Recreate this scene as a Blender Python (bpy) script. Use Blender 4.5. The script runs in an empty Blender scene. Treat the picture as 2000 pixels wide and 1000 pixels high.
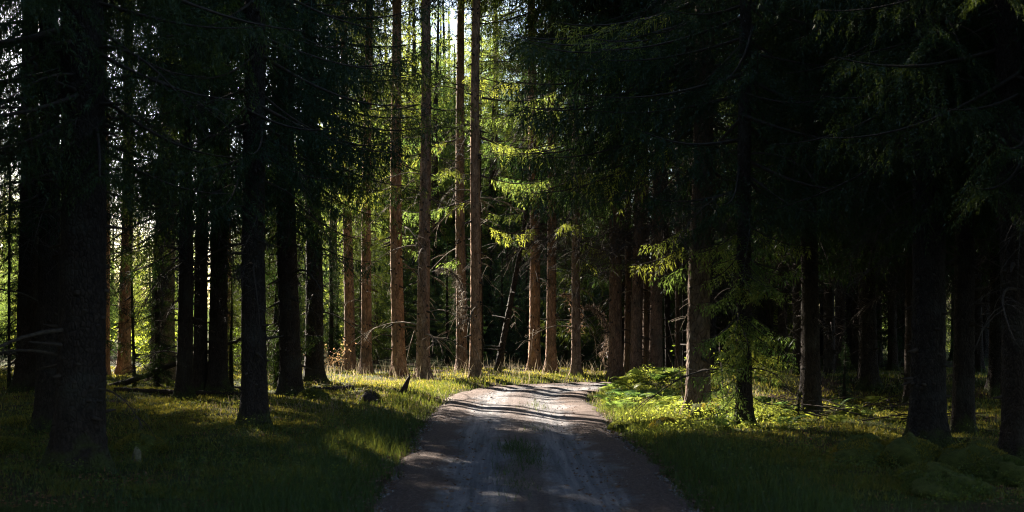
import bpy, math, random
import numpy as np
from mathutils import Vector, Matrix
R = math.radians
rng = np.random.default_rng(7)
random.seed(7)
S = bpy.context.scene
COL = S.collection

# ------------------------------------------------------------------ camera, sky, sun, exposure
F = 2300.0                     # focal length in pixels of the 2000 px photograph
EYE = 1.8
HZ = 611.0                     # row of the horizon in the photograph
cam = bpy.data.cameras.new("camera")
cam.sensor_width = 36.0
cam.lens = F / 2000 * 36
cam.shift_y = (HZ - 500) / 2000
cam.clip_end = 4000
cam.dof.use_dof = True
cam.dof.focus_distance = 27.0
cam.dof.aperture_fstop = 2.0
co = bpy.data.objects.new("camera", cam)
co.location = (0, 0, EYE)
co.rotation_euler = (R(90), 0, 0)
COL.objects.link(co)
S.camera = co

SUN_EL, SUN_AZ = 27.0, -34.0    # azimuth from +Y, negative = left of the view axis
w = bpy.data.worlds.new("World")
S.world = w
w.use_nodes = True
nt = w.node_tree
sky = nt.nodes.new("ShaderNodeTexSky")
sky.sky_type = 'NISHITA'
sky.sun_disc = False
sky.sun_elevation = R(SUN_EL)
sky.sun_rotation = R(SUN_AZ)
sky.air_density = 1.0
sky.dust_density = 1.0
sky.ozone_density = 2.0
nt.links.new(sky.outputs[0], nt.nodes["Background"].inputs[0])
nt.nodes["Background"].inputs[1].default_value = 0.062
sl = bpy.data.lights.new("sun", 'SUN')
sl.energy = 5.0
sl.angle = R(0.5)
sl.color = (1.0, 0.89, 0.74)
so = bpy.data.objects.new("sun", sl)
to_sun = Vector((math.sin(R(SUN_AZ)) * math.cos(R(SUN_EL)), math.cos(R(SUN_AZ)) * math.cos(R(SUN_EL)), math.sin(R(SUN_EL))))
so.rotation_euler = to_sun.to_track_quat('Z', 'Y').to_euler()
COL.objects.link(so)
S.view_settings.view_transform = 'Standard'
S.view_settings.look = 'None'
S.view_settings.gamma = 1
S.view_settings.exposure = 2.75
S.render.engine = 'CYCLES'
S.cycles.max_bounces = 6
S.cycles.diffuse_bounces = 3
S.cycles.transmission_bounces = 3
S.cycles.use_denoising = True
S.cycles.denoising_prefilter = 'NONE'
S.cycles.filter_width = 1.1
S.cycles.adaptive_threshold = 0.006

# ------------------------------------------------------------------ materials
def newmat(name):
    m = bpy.data.materials.new(name)
    m.use_nodes = True
    t = m.node_tree
    return m, t, t.nodes["Principled BSDF"], t.nodes["Material Output"]

def N(t, kind, **kw):
    n = t.nodes.new(kind)
    for k, v in kw.items():
        if k.startswith("i_"):
            key = k[2:]
            n.inputs[int(key) if key.isdigit() else key].default_value = v
        else:
            setattr(n, k, v)
    return n

def ramp(t, stops):
    r = t.nodes.new("ShaderNodeValToRGB")
    e = r.color_ramp.elements
    while len(e) < len(stops):
        e.new(0.5)
    for k, (p, c) in enumerate(stops):
        e[k].position = p
        e[k].color = (*c, 1) if len(c) == 3 else c
    return r

def noise(t, vec, scale, detail=4, rough=0.6):
    n = N(t, "ShaderNodeTexNoise")
    n.inputs["Scale"].default_value = scale
    n.inputs["Detail"].default_value = detail
    n.inputs["Roughness"].default_value = rough
    if vec is not None:
        t.links.new(vec, n.inputs["Vector"])
    return n

def mixc(t, fac, a, b, mode='MIX'):
    m = N(t, "ShaderNodeMix", data_type='RGBA', blend_type=mode)
    for sock, v in ((m.inputs[0], fac), (m.inputs[6], a), (m.inputs[7], b)):
        if hasattr(v, "is_output"):
            t.links.new(v, sock)
        elif isinstance(v, (int, float)):
            sock.default_value = v
        else:
            sock.default_value = (*v, 1)
    return m.outputs[2]

def bump(t, bsdf, height, strength, dist):
    b = N(t, "ShaderNodeBump")
    b.inputs["Strength"].default_value = strength
    b.inputs["Distance"].default_value = dist
    t.links.new(height, b.inputs["Height"])
    t.links.new(b.outputs[0], bsdf.inputs["Normal"])

def bark_mat(name, c0, c1, c2, moss=True, vs=34, ns=26):
    m, t, p, out = newmat(name)
    tc = N(t, "ShaderNodeTexCoord")
    oi = N(t, "ShaderNodeObjectInfo")
    ad = N(t, "ShaderNodeVectorMath", operation='ADD')
    t.links.new(tc.outputs["Object"], ad.inputs[0])
    cx = N(t, "ShaderNodeCombineXYZ")
    mu = N(t, "ShaderNodeMath", operation='MULTIPLY', i_1=17.0)
    t.links.new(oi.outputs["Random"], mu.inputs[0])
    t.links.new(mu.outputs[0], cx.inputs[2])
    t.links.new(cx.outputs[0], ad.inputs[1])
    mp = N(t, "ShaderNodeMapping")
    mp.inputs["Scale"].default_value = (1, 1, 0.45)
    t.links.new(ad.outputs[0], mp.inputs["Vector"])
    vo = N(t, "ShaderNodeTexVoronoi", feature='DISTANCE_TO_EDGE')
    vo.inputs["Scale"].default_value = vs
    t.links.new(mp.outputs[0], vo.inputs["Vector"])
    n1 = noise(t, mp.outputs[0], ns, 8, 0.75)
    n2 = noise(t, ad.outputs[0], 2.2, 4, 0.6)
    r1 = ramp(t, [(0.28, c0), (0.52, c1), (0.75, c2)])
    t.links.new(n1.outputs["Fac"], r1.inputs[0])
    cr = ramp(t, [(0.0, (0.35, 0.33, 0.3)), (0.09, (1, 1, 1))])
    t.links.new(vo.outputs["Distance"], cr.inputs[0])
    base = mixc(t, 0.75, r1.outputs[0], cr.outputs[0], 'MULTIPLY')
    # grey lichen patches and a tone of its own for every tree
    r2 = ramp(t, [(0.5, (0, 0, 0)), (0.72, (0.7, 0.7, 0.7))])
    t.links.new(n2.outputs["Fac"], r2.inputs[0])
    base = mixc(t, r2.outputs[0], base, (0.065, 0.066, 0.056))
    tone = ramp(t, [(0, (0.75, 0.78, 0.85)), (1, (1.2, 1.05, 0.92))])
    t.links.new(oi.outputs["Random"], tone.inputs[0])
    base = mixc(t, 1.0, base, tone.outputs[0], 'MULTIPLY')
    if moss:
        sp = N(t, "ShaderNodeSeparateXYZ")
        t.links.new(tc.outputs["Object"], sp.inputs[0])
        n3 = noise(t, ad.outputs[0], 5, 4, 0.6)
        mm = N(t, "ShaderNodeMath", operation='MULTIPLY_ADD', i_1=0.75)
        t.links.new(n3.outputs["Fac"], mm.inputs[0])
        ng = N(t, "ShaderNodeMath", operation='MULTIPLY', i_1=-0.9)
        t.links.new(sp.outputs[2], ng.inputs[0])
        t.links.new(ng.outputs[0], mm.inputs[2])
        r3 = ramp(t, [(0.16, (0, 0, 0)), (0.3, (0.85, 0.85, 0.85))])
        t.links.new(mm.outputs[0], r3.inputs[0])
        base = mixc(t, r3.outputs[0], base, (0.05, 0.06, 0.018))
    t.links.new(base, p.inputs["Base Color"])
    p.inputs["Roughness"].default_value = 0.9
    p.inputs["Specular IOR Level"].default_value = 0.2
    hm = N(t, "ShaderNodeMath", operation='ADD')
    t.links.new(n1.outputs["Fac"], hm.inputs[0])
    vm = N(t, "ShaderNodeMath", operation='MULTIPLY', i_1=4.0, use_clamp=True)
    t.links.new(vo.outputs["Distance"], vm.inputs[0])
    t.links.new(vm.outputs[0], hm.inputs[1])
    bump(t, p, hm.outputs[0], 0.9, 0.015)
    return m

def leaf_mat(name, ca, cb, trans, tfac=0.45, rnd_obj=True):
    """needles or leaves: diffuse + light through the blade, colour varied per blade and per object"""
    m, t, p, out = newmat(name)
    t.nodes.remove(p)
    gi = N(t, "ShaderNodeNewGeometry")
    oi = N(t, "ShaderNodeObjectInfo")
    c = mixc(t, gi.outputs["Random Per Island"], ca, cb)
    if rnd_obj:
        tone = ramp(t, [(0, (0.55, 0.75, 0.9)), (0.5, (1, 1, 1)), (1, (1.4, 1.15, 0.85))])
        t.links.new(oi.outputs["Random"], tone.inputs[0])
        c = mixc(t, 1.0, c, tone.outputs[0], 'MULTIPLY')
    d = N(t, "ShaderNodeBsdfDiffuse")
    t.links.new(c, d.inputs[0])
    tr = N(t, "ShaderNodeBsdfTranslucent")
    ct = mixc(t, gi.outputs["Random Per Island"], tuple(x * 0.75 for x in trans), tuple(x * 1.25 for x in trans))
    if rnd_obj:
        ct = mixc(t, 1.0, ct, tone.outputs[0], 'MULTIPLY')
    t.links.new(ct, tr.inputs[0])
    mx = N(t, "ShaderNodeMixShader", i_0=tfac)
    t.links.new(d.outputs[0], mx.inputs[1])
    t.links.new(tr.outputs[0], mx.inputs[2])
    gl = N(t, "ShaderNodeBsdfGlossy")
    gl.inputs["Roughness"].default_value = 0.45
    gl.inputs[0].default_value = (0.6, 0.6, 0.6, 1)
    mg = N(t, "ShaderNodeMixShader", i_0=0.035)
    t.links.new(mx.outputs[0], mg.inputs[1])
    t.links.new(gl.outputs[0], mg.inputs[2])
    t.links.new(mg.outputs[0], out.inputs[0])
    return m

def plain(name, c0, c1, scale=8, rough=0.9, b=0.4, bd=0.01, detail=6):
    m, t, p, out = newmat(name)
    tc = N(t, "ShaderNodeTexCoord")
    n = noise(t, tc.outputs["Object"], scale, detail, 0.65)
    r = ramp(t, [(0.3, c0), (0.7, c1)])
    t.links.new(n.outputs["Fac"], r.inputs[0])
    t.links.new(r.outputs[0], p.inputs["Base Color"])
    p.inputs["Roughness"].default_value = rough
    p.inputs["Specular IOR Level"].default_value = 0.2
    bump(t, p, n.outputs["Fac"], b, bd)
    return m

BARK_SHADED = bark_mat("spruce bark", (0.014, 0.011, 0.010), (0.040, 0.031, 0.026), (0.085, 0.068, 0.055))  # albedo darkened: the wood's shade is painted into the near trunks
BARK_SUNLIT = bark_mat("reddish sunlit spruce bark", (0.07, 0.042, 0.03), (0.30, 0.195, 0.13), (0.58, 0.42, 0.30), moss=False, vs=13, ns=8)  # albedo raised: the clearing's bounced sunlight is painted into the bark
TWIGWOOD = plain("dead twig wood", (0.03, 0.024, 0.019), (0.085, 0.068, 0.054), 20)  # darkened so the crowns' shade sits in the colour
TWIGWOOD_SUNLIT = plain("sunlit dead branch wood", (0.09, 0.07, 0.05), (0.24, 0.19, 0.14), 20)  # paler copy of the twig wood, sunlit tone painted in
BARK_MID = bark_mat("brown spruce bark", (0.05, 0.036, 0.028), (0.15, 0.105, 0.078), (0.28, 0.21, 0.16), moss=False, vs=15, ns=10)  # step between the shaded and the sunlit bark tone
LIMB = plain("limb wood", (0.025, 0.02, 0.016), (0.075, 0.058, 0.046), 14)
NEEDLE_SHADED = leaf_mat("spruce needles", (0.012, 0.034, 0.014), (0.03, 0.058, 0.02), (0.06, 0.09, 0.014), 0.3)  # dark and barely translucent: canopy shade painted into the needles
NEEDLE_SUNLIT = leaf_mat("sunlit spruce needles", (0.02, 0.06, 0.018), (0.085, 0.125, 0.035), (0.30, 0.39, 0.07), 0.48)  # brightened copy of the needles, sunlight painted into the colour
NEEDLE_BROWN = leaf_mat("brown dead needles", (0.15, 0.10, 0.078), (0.25, 0.18, 0.14), (0.24, 0.16, 0.11), 0.3)
LEAF_BRIGHT = leaf_mat("bright young leaves", (0.08, 0.14, 0.02), (0.14, 0.2, 0.03), (0.45, 0.5, 0.05), 0.55)
FERN = leaf_mat("fern fronds", (0.07, 0.14, 0.03), (0.16, 0.2, 0.05), (0.36, 0.47, 0.08), 0.5)
GRASS = leaf_mat("verge grass", (0.010, 0.040, 0.017), (0.03, 0.075, 0.028), (0.16, 0.2, 0.03), 0.36)
BILB = leaf_mat("bilberry leaves", (0.018, 0.05, 0.018), (0.05, 0.085, 0.025), (0.22, 0.28, 0.04), 0.4)
DRYGRASS = leaf_mat("dry grass stalks", (0.22, 0.16, 0.10), (0.36, 0.27, 0.18), (0.4, 0.3, 0.18), 0.4)
MOSSBLADE = leaf_mat("moss and heath tips", (0.015, 0.042, 0.012), (0.075, 0.09, 0.024), (0.38, 0.34, 0.05), 0.4)
MOSS = plain("moss cushion", (0.03, 0.04, 0.008), (0.09, 0.095, 0.02), 18, 1.0, 1.0, 0.04)
STONE = plain("grey stone", (0.07, 0.06, 0.055), (0.22, 0.2, 0.18), 9)
DARKWOOD = plain("rotten dark wood", (0.018, 0.013, 0.011), (0.06, 0.042, 0.032), 12, 0.9, 0.9, 0.03)
PALEWOOD = plain("pale weathered wood", (0.06, 0.055, 0.03), (0.22, 0.2, 0.13), 16)
PEBBLE = plain("gravel pebbles", (0.12, 0.1, 0.095), (0.34, 0.3, 0.28), 25)
LITTER = leaf_mat("fallen needles and leaves", (0.10, 0.05, 0.03), (0.24, 0.14, 0.09), (0.15, 0.08, 0.05), 0.15)

# ------------------------------------------------------------------ mesh helpers
class MB:
    def __init__(self):
        self.v, self.q, self.t, self.qm, self.tm, self.n = [], [], [], [], [], 0
    def add(self, v, q=None, t=None, mi=0):
        v = np.asarray(v, dtype=np.float32).reshape(-1, 3)
        if q is not None and len(q):
            q = np.asarray(q, dtype=np.int32) + self.n
            self.q.append(q); self.qm.append(np.full(len(q), mi, np.int32))
        if t is not None and len(t):
            t = np.asarray(t, dtype=np.int32) + self.n
            self.t.append(t); self.tm.append(np.full(len(t), mi, np.int32))
        self.v.append(v); self.n += len(v)
    def arrays(self):
        V = np.concatenate(self.v) if self.v else np.zeros((0, 3), np.float32)
        Q = np.concatenate(self.q) if self.q else np.zeros((0, 4), np.int32)
        T = np.concatenate(self.t) if self.t else np.zeros((0, 3), np.int32)
        QM = np.concatenate(self.qm) if self.qm else np.zeros(0, np.int32)
        TM = np.concatenate(self.tm) if self.tm else np.zeros(0, np.int32)
        return V, Q, T, QM, TM
    def addarr(self, arr, M=None, mi=None):
        V, Q, T, QM, TM = arr
        if M is not None:
            V = V @ M[:3, :3].T + M[:3, 3]
        if len(Q):
            self.q.append(Q + self.n); self.qm.append(QM if mi is None else np.full(len(Q), mi, np.int32))
        if len(T):
            self.t.append(T + self.n); self.tm.append(TM if mi is None else np.full(len(T), mi, np.int32))
        self.v.append(V.astype(np.float32)); self.n += len(V)
    def mesh(self, name, mats, smooth=False):
        V, Q, T, QM, TM = self.arrays()
        me = bpy.data.meshes.new(name)
        me.vertices.add(len(V)); me.vertices.foreach_set("co", V.astype(np.float32).ravel())
        L = np.concatenate([Q.ravel(), T.ravel()]).astype(np.int32)
        me.loops.add(len(L)); me.loops.foreach_set("vertex_index", L)
        tot = np.concatenate([np.full(len(Q), 4), np.full(len(T), 3)]).astype(np.int32)
        st = np.concatenate([[0], np.cumsum(tot)[:-1]]).astype(np.int32) if len(tot) else np.zeros(0, np.int32)
        me.polygons.add(len(tot))
        me.polygons.foreach_set("loop_start", st)
        me.polygons.foreach_set("loop_total", tot)
        me.polygons.foreach_set("material_index", np.concatenate([QM, TM]).astype(np.int32))
        if smooth:
            me.polygons.foreach_set("use_smooth", np.ones(len(tot), bool))
        for m in mats:
            me.materials.append(m)
        me.update(calc_edges=True)
        me.validate()
        return me

def ob(name, me, parent=None, loc=(0, 0, 0), rot=(0, 0, 0), scale=(1, 1, 1)):
    o = bpy.data.objects.new(name, me)
    o.location, o.rotation_euler, o.scale = loc, rot, scale
    COL.objects.link(o)
    if parent:
        o.parent = parent
    return o

def tag(o, label, cat, group=None):
    o["label"] = label; o["category"] = cat
    if group:
        o["group"] = group
    return o

def struct(o, kind="structure", label=None, cat=None):
    o["kind"] = kind
    if label:
        o["label"] = label
    if cat:
        o["category"] = cat
    return o

def tube(mb, pts, rad, sides=5, mi=0, cap=True):
    P = np.asarray(pts, float); rad = np.asarray(rad, float); n = len(P)
    d = np.gradient(P, axis=0)
    d /= np.linalg.norm(d, axis=1, keepdims=True) + 1e-9
    ref = np.where(np.abs(d[:, 2:3]) > 0.9, np.array([[1.0, 0, 0]]), np.array([[0, 0, 1.0]]))
    a = np.cross(d, ref); a /= np.linalg.norm(a, axis=1, keepdims=True) + 1e-9
    b = np.cross(d, a)
    th = np.linspace(0, 2 * np.pi, sides, endpoint=False)
    V = P[:, None, :] + rad[:, None, None] * (np.cos(th)[None, :, None] * a[:, None, :] + np.sin(th)[None, :, None] * b[:, None, :])
    i = np.arange(n - 1)[:, None] * sides; j = np.arange(sides)[None, :]; k = (j + 1) % sides
    Q = np.stack([i + j, i + k, i + sides + k, i + sides + j], -1).reshape(-1, 4)
    V = V.reshape(-1, 3)
    T = []
    if cap:
        V = np.vstack([V, P[-1] + d[-1] * rad[-1] * 0.5])
        e = (n - 1) * sides
        T = [[e + q, e + (q + 1) % sides, n * sides] for q in range(sides)]
    mb.add(V, Q, T, mi)

def kites(mb, P, D, ln, wd, mi=0, r=None):
    """small leaf or needle-sprig faces: base P, unit direction D, length, width"""
    r = r or rng
    P = np.asarray(P, float); D = np.asarray(D, float); n = len(P)
    if not n:
        return
    D = D / (np.linalg.norm(D, axis=1, keepdims=True) + 1e-9)
    rv = r.normal(size=(n, 3)); W = np.cross(D, rv); W /= np.linalg.norm(W, axis=1, keepdims=True) + 1e-9
    ln = np.broadcast_to(np.asarray(ln, float), (n,))[:, None]; wd = np.broadcast_to(np.asarray(wd, float), (n,))[:, None]
    V = np.stack([P, P + D * ln * 0.45 + W * wd / 2, P + D * ln, P + D * ln * 0.45 - W * wd / 2], 1).reshape(-1, 3)
    Q = np.arange(4 * n).reshape(-1, 4)
    mb.add(V, Q, None, mi)

def M4(az=0, pitch=0, roll=0, s=1, loc=(0, 0, 0)):
    m = Matrix.Translation(loc) @ Matrix.Rotation(az, 4, 'Z') @ Matrix.Rotation(-pitch, 4, 'Y') @ Matrix.Rotation(roll, 4, 'X') @ Matrix.Scale(s, 4)
    return np.array(m)

# ------------------------------------------------------------------ ground height and road line
RP = np.array([(0.2, -30), (0.2, 10), (0.1, 17), (0.1, 22), (0.15, 25), (0.65, 27.1), (2.3, 28.5), (5, 28.7), (12, 28.9), (24, 30), (60, 34)], float)
def catmull(P, n=14):
    out = []
    Q = np.vstack([2 * P[0] - P[1], P, 2 * P[-1] - P[-2]])
    for i in range(1, len(Q) - 2):
        for t in np.linspace(0, 1, n, endpoint=False):
            p0, p1, p2, p3 = Q[i - 1], Q[i], Q[i + 1], Q[i + 2]
            out.append(0.5 * (2 * p1 + (p2 - p0) * t + (2 * p0 - 5 * p1 + 4 * p2 - p3) * t * t + (3 * p1 - p0 - 3 * p2 + p3) * t ** 3))
    out.append(P[-1])
    return np.array(out)
RL = catmull(RP)
def road_dist(x, y):
    x = np.asarray(x, float).ravel(); y = np.asarray(y, float).ravel()
    best = np.full(x.shape, 1e9)
    for i in range(len(RL) - 1):
        a, b = RL[i], RL[i + 1]; ab = b - a
        t = np.clip(((x - a[0]) * ab[0] + (y - a[1]) * ab[1]) / (ab @ ab), 0, 1)
        best = np.minimum(best, np.hypot(x - a[0] - t * ab[0], y - a[1] - t * ab[1]))
    return best
HR = 1.5
MOUNDS = []
def sm(a, b, x):
    t = np.clip((x - a) / (b - a), 0, 1)
    return t * t * (3 - 2 * t)
def wav(x, y):
    return (np.sin(x * 0.9 + 1.3 * np.sin(y * 0.5)) * np.sin(y * 0.7 + 0.8 * np.sin(x * 0.6 + 2)) * 0.5
            + 0.3 * np.sin(x * 2.3 + y * 1.1 + 1) * np.sin(y * 2.0 - x * 0.7) + 0.16 * np.sin(x * 4.7 + 2 * np.sin(y * 3.1)) * np.sin(y * 5.3 + x))
def H(x, y, rd=None):
    x = np.asarray(x, float); y = np.asarray(y, float)
    sh = x.shape
    if rd is None:
        rd = road_dist(x, y).reshape(sh)
    off = sm(HR - 0.15, HR + 0.6, rd)
    h = off * (0.05 + 0.07 * sm(0, 1, rd - 1.6)) + sm(HR + 0.3, HR + 3.5, rd) * 0.10 * wav(x, y)
    h = h - (1 - sm(HR - 0.25, HR + 0.1, rd)) * 0.05
    h = h + 0.36 * sm(1.75, 2.4, x) * np.exp(-((y - 24.6) / 1.5) ** 2) * sm(HR + 0.1, HR + 1.2, rd)
    far = np.hypot(x, y - 20)
    h = h + sm(60, 400, far) * 3.0
    return h
def h1(x, y):
    return float(H(np.array([x]), np.array([y]))[0])

def at(px, py):
    d = EYE * F / (py - HZ)
    return (px - 1000) / F * d, d

# ------------------------------------------------------------------ ground and road
def graded(a, b, fine_a, fine_b, fs, grow=1.25):
    mid = list(np.arange(fine_a, fine_b + 1e-6, fs))
    s, v = fs, fine_b; hi = []
    while v < b:
        s *= grow; v += s; hi.append(v)
    s, v = fs, fine_a; lo = []
    while v > a:
        s *= grow; v -= s; lo.append(v)
    return np.array(lo[::-1] + mid + hi)

def grid_mesh(name, xs, ys, hf, mats):
    X, Y = np.meshgrid(xs, ys)
    Z = hf(X, Y)
    V = np.stack([X, Y, Z], -1).reshape(-1, 3)
    nx, ny = len(xs), len(ys)
    i = (np.arange(ny - 1)[:, None] * nx + np.arange(nx - 1)[None, :])
    Q = np.stack([i, i + 1, i + nx + 1, i + nx], -1).reshape(-1, 4)
    mb = MB(); mb.add(V, Q)
    return mb.mesh(name, mats, True)

def ground_mat():
    m, t, p, out = newmat("forest floor")
    g = N(t, "ShaderNodeNewGeometry")
    pos = g.outputs["Position"]
    n1 = noise(t, pos, 0.55, 5, 0.6); n2 = noise(t, pos, 9, 8, 0.75); n3 = noise(t, pos, 60, 4, 0.7)
    mossr = ramp(t, [(0.25, (0.025, 0.032, 0.008)), (0.55, (0.06, 0.07, 0.016)), (0.8, (0.12, 0.12, 0.035))])
    t.links.new(n2.outputs["Fac"], mossr.inputs[0])
    litr = ramp(t, [(0.3, (0.03, 0.02, 0.013)), (0.6, (0.085, 0.055, 0.035)), (0.8, (0.16, 0.10, 0.06))])
    t.links.new(n3.outputs["Fac"], litr.inputs[0])
    k = ramp(t, [(0.5, (0, 0, 0)), (0.62, (1, 1, 1))])
    t.links.new(n1.outputs["Fac"], k.inputs[0])
    base = mixc(t, k.outputs[0], mossr.outputs[0], litr.outputs[0])
    t.links.new(base, p.inputs["Base Color"])
    p.inputs["Roughness"].default_value = 1.0
    p.inputs["Specular IOR Level"].default_value = 0.1
    hm = N(t, "ShaderNodeMath", operation='ADD')
    t.links.new(n2.outputs["Fac"], hm.inputs[0]); t.links.new(n3.outputs["Fac"], hm.inputs[1])
    bump(t, p, hm.outputs[0], 0.8, 0.05)
    return m
GX = graded(-700, 700, -13, 13, 0.13, 1.16)
GY = graded(-300, 1500, 7, 38, 0.14, 1.15)
struct(ob("ground", grid_mesh("ground", GX, GY, lambda X, Y: H(X, Y, road_dist(X, Y).reshape(X.shape)), [ground_mat()])))

def road_mat():
    m, t, p, out = newmat("gravel road")
    uv = N(t, "ShaderNodeAttribute", attribute_name="across")
    g = N(t, "ShaderNodeNewGeometry"); pos = g.outputs["Position"]
    n0 = noise(t, pos, 1.1, 4, 0.6); n1 = noise(t, pos, 14, 8, 0.75); n2 = noise(t, pos, 90, 4, 0.8)
    mpn = N(t, "ShaderNodeMapping"); mpn.inputs["Scale"].default_value = (9, 0.35, 1)
    t.links.new(pos, mpn.inputs["Vector"])
    n4 = noise(t, mpn.outputs[0], 1.0, 4, 0.6)          # streaks along the wheel tracks
    grav = ramp(t, [(0.36, (0.045, 0.045, 0.052)), (0.5, (0.21, 0.207, 0.225)), (0.68, (0.50, 0.455, 0.44))])
    av = N(t, "ShaderNodeMath", operation='MULTIPLY_ADD', i_1=0.5)
    n6 = noise(t, pos, 40, 8, 0.85)
    t.links.new(n6.outputs["Fac"], av.inputs[0])
    hf = N(t, "ShaderNodeMath", operation='MULTIPLY', i_1=0.5); t.links.new(n4.outputs["Fac"], hf.inputs[0])
    t.links.new(hf.outputs[0], av.inputs[2]); t.links.new(av.outputs[0], grav.inputs[0])
    soil = ramp(t, [(0.3, (0.035, 0.021, 0.017)), (0.52, (0.12, 0.074, 0.058)), (0.72, (0.27, 0.18, 0.145))])
    n5 = noise(t, pos, 28, 6, 0.8)
    t.links.new(n5.outputs["Fac"], soil.inputs[0])
    # |across| : 0 middle, 1 edge.  tracks lie at about 0.42
    ab = N(t, "ShaderNodeMath", operation='ABSOLUTE'); t.links.new(uv.outputs["Fac"], ab.inputs[0])
    wob = N(t, "ShaderNodeMath", operation='MULTIPLY_ADD', i_1=0.55, i_2=-0.275); t.links.new(n0.outputs["Fac"], wob.inputs[0])
    wob2 = N(t, "ShaderNodeMath", operation='MULTIPLY_ADD', i_1=0.4, i_2=-0.2); t.links.new(n1.outputs["Fac"], wob2.inputs[0])
    s1 = N(t, "ShaderNodeMath", operation='ADD'); t.links.new(ab.outputs[0], s1.inputs[0]); t.links.new(wob.outputs[0], s1.inputs[1])
    s2 = N(t, "ShaderNodeMath", operation='ADD'); t.links.new(s1.outputs[0], s2.inputs[0]); t.links.new(wob2.outputs[0], s2.inputs[1])
    k = ramp(t, [(0.0, (0.8,) * 3), (0.12, (0.7,) * 3), (0.24, (0.08,) * 3), (0.50, (0.08,) * 3), (0.64, (0.95,) * 3)])
    t.links.new(s2.outputs[0], k.inputs[0])
    base = mixc(t, k.outputs[0], grav.outputs[0], soil.outputs[0])
    t.links.new(base, p.inputs["Base Color"])
    p.inputs["Roughness"].default_value = 0.85
    p.inputs["Specular IOR Level"].default_value = 0.25
    hm = N(t, "ShaderNodeMath", operation='ADD')
    t.links.new(n1.outputs["Fac"], hm.inputs[0]); t.links.new(n2.outputs["Fac"], hm.inputs[1])
    bump(t, p, hm.outputs[0], 1.0, 0.035)
    return m

def build_road():
    P = []
    L = RL[RL[:, 1] < 45]
    seg = np.hypot(*np.diff(L, axis=0).T); cum = np.concatenate([[0], np.cumsum(seg)])
    s = np.arange(0, cum[-1], 0.16)
    cx, cy = np.interp(s, cum, L[:, 0]), np.interp(s, cum, L[:, 1])
    tx, ty = np.gradient(cx), np.gradient(cy); ln = np.hypot(tx, ty); nx_, ny_ = ty / ln, -tx / ln
    u = np.linspace(-1.12, 1.12, 33)
    wid = HR + 0.05 * np.sin(s * 0.9) + 0.05 * np.sin(s * 2.3 + 1) + 0.05 * np.sin(s * 5.1)
    X = cx[:, None] + nx_[:, None] * u[None, :] * wid[:, None]
    Y = cy[:, None] + ny_[:, None] * u[None, :] * wid[:, None]
    au = np.abs(u)[None, :]
    Z = 0.045 - 0.03 * np.exp(-((au - 0.45) / 0.16) ** 2) + 0.012 * np.exp(-(au / 0.15) ** 2) - 0.13 * sm(0.9, 1.12, au) + 0.012 * wav(X * 2, Y * 2)
    V = np.stack([X, Y, Z + 0 * X], -1).reshape(-1, 3)
    a, b = len(s), len(u)
    i = np.arange(a - 1)[:, None] * b + np.arange(b - 1)[None, :]
    mb = MB(); mb.add(V, np.stack([i, i + 1, i + b + 1, i + b], -1).reshape(-1, 4)[:, ::-1])
    me = mb.mesh("road", [road_mat()], True)
    at_ = me.attributes.new("across", 'FLOAT', 'POINT')
    at_.data.foreach_set("value", np.broadcast_to(u[None, :], (a, b)).astype(np.float32).ravel())
    me.flip_normals() if me.polygons[0].normal.z < 0 else None
    struct(ob("road", me))
build_road()

# ------------------------------------------------------------------ spruce parts
def live_branch(L, r, coarse=False, near=False):
    """one spruce limb along +X with side shoots and hanging twigs: slot 0 wood, slot 1 needles"""
    mb = MB()
    t = np.linspace(0, 1, 9)
    sag = r.uniform(0.22, 0.42)
    def limb(t):
        t = np.asarray(t, float)
        return np.stack([L * t * 0.96, 0.05 * L * np.sin(t * 3 + ph), L * (-sag * t + sag * 0.75 * t ** 2.6)], -1)
    ph = r.uniform(0, 6)
    tube(mb, limb(t), np.linspace(0.010 + 0.008 * L, 0.004, 9), 4, 0)
    P, D, LN, WD = [], [], [], []
    if coarse:
        gap, step, k = 0.30, 0.22, 2.1
    else:
        gap, step, k = 0.095, 0.06, 1.0
    if near:
        gap, step, k = 0.07, 0.030, 0.5
    tt = 0.16
    while tt < 1.0:
        for sd in (-1, 1):
            if r.random() < 0.12:
                continue
            t0 = min(1, tt + r.uniform(-0.02, 0.02)); p0 = limb(t0)
            ll = (L * 0.34 * (1 - t0) ** 0.75 * min(1, t0 * 3.2) + 0.14) * r.uniform(0.6, 1.2)
            a = r.uniform(0.75, 1.2) * sd; dr = -r.uniform(0.2, 0.75)
            n = max(2, int(ll / step)); sv = (np.arange(n) + 0.5) / n
            dx = np.array([math.cos(a), math.sin(a), dr])
            pts = p0 + sv[:, None] * ll * dx + np.stack([0 * sv, 0 * sv, -0.35 * ll * sv ** 2], -1)
            dl = dx + np.stack([0 * sv, 0 * sv, -0.7 * sv], -1)
            sidev = np.array([-math.sin(a), math.cos(a), 0])
            for q in (-1, 1):
                P.append(pts); D.append(dl * 0.75 + q * sidev * 0.8 + r.normal(size=(n, 3)) * 0.2)
                LN.append(r.uniform(0.06, 0.13, n) * k); WD.append(r.uniform(0.014, 0.026, n) * k)
            hm = r.random(n) < 0.75
            hn = int(hm.sum())
            if hn:
                P.append(pts[hm]); D.append(np.stack([r.normal(0, 0.18, hn), r.normal(0, 0.18, hn), -np.ones(hn)], -1))
                LN.append(r.uniform(0.08, 0.32, hn) * (k * 0.8)); WD.append(r.uniform(0.014, 0.026, hn) * k)
            P.append(pts[-1:]); D.append(dl[-1:]); LN.append(np.array([0.14 * k])); WD.append(np.array([0.026 * k]))
        tt += gap / L * r.uniform(0.8, 1.2)
    kites(mb, np.concatenate(P), np.concatenate(D), np.concatenate(LN), np.concatenate(WD), 1, r)
    return mb.arrays()

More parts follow.
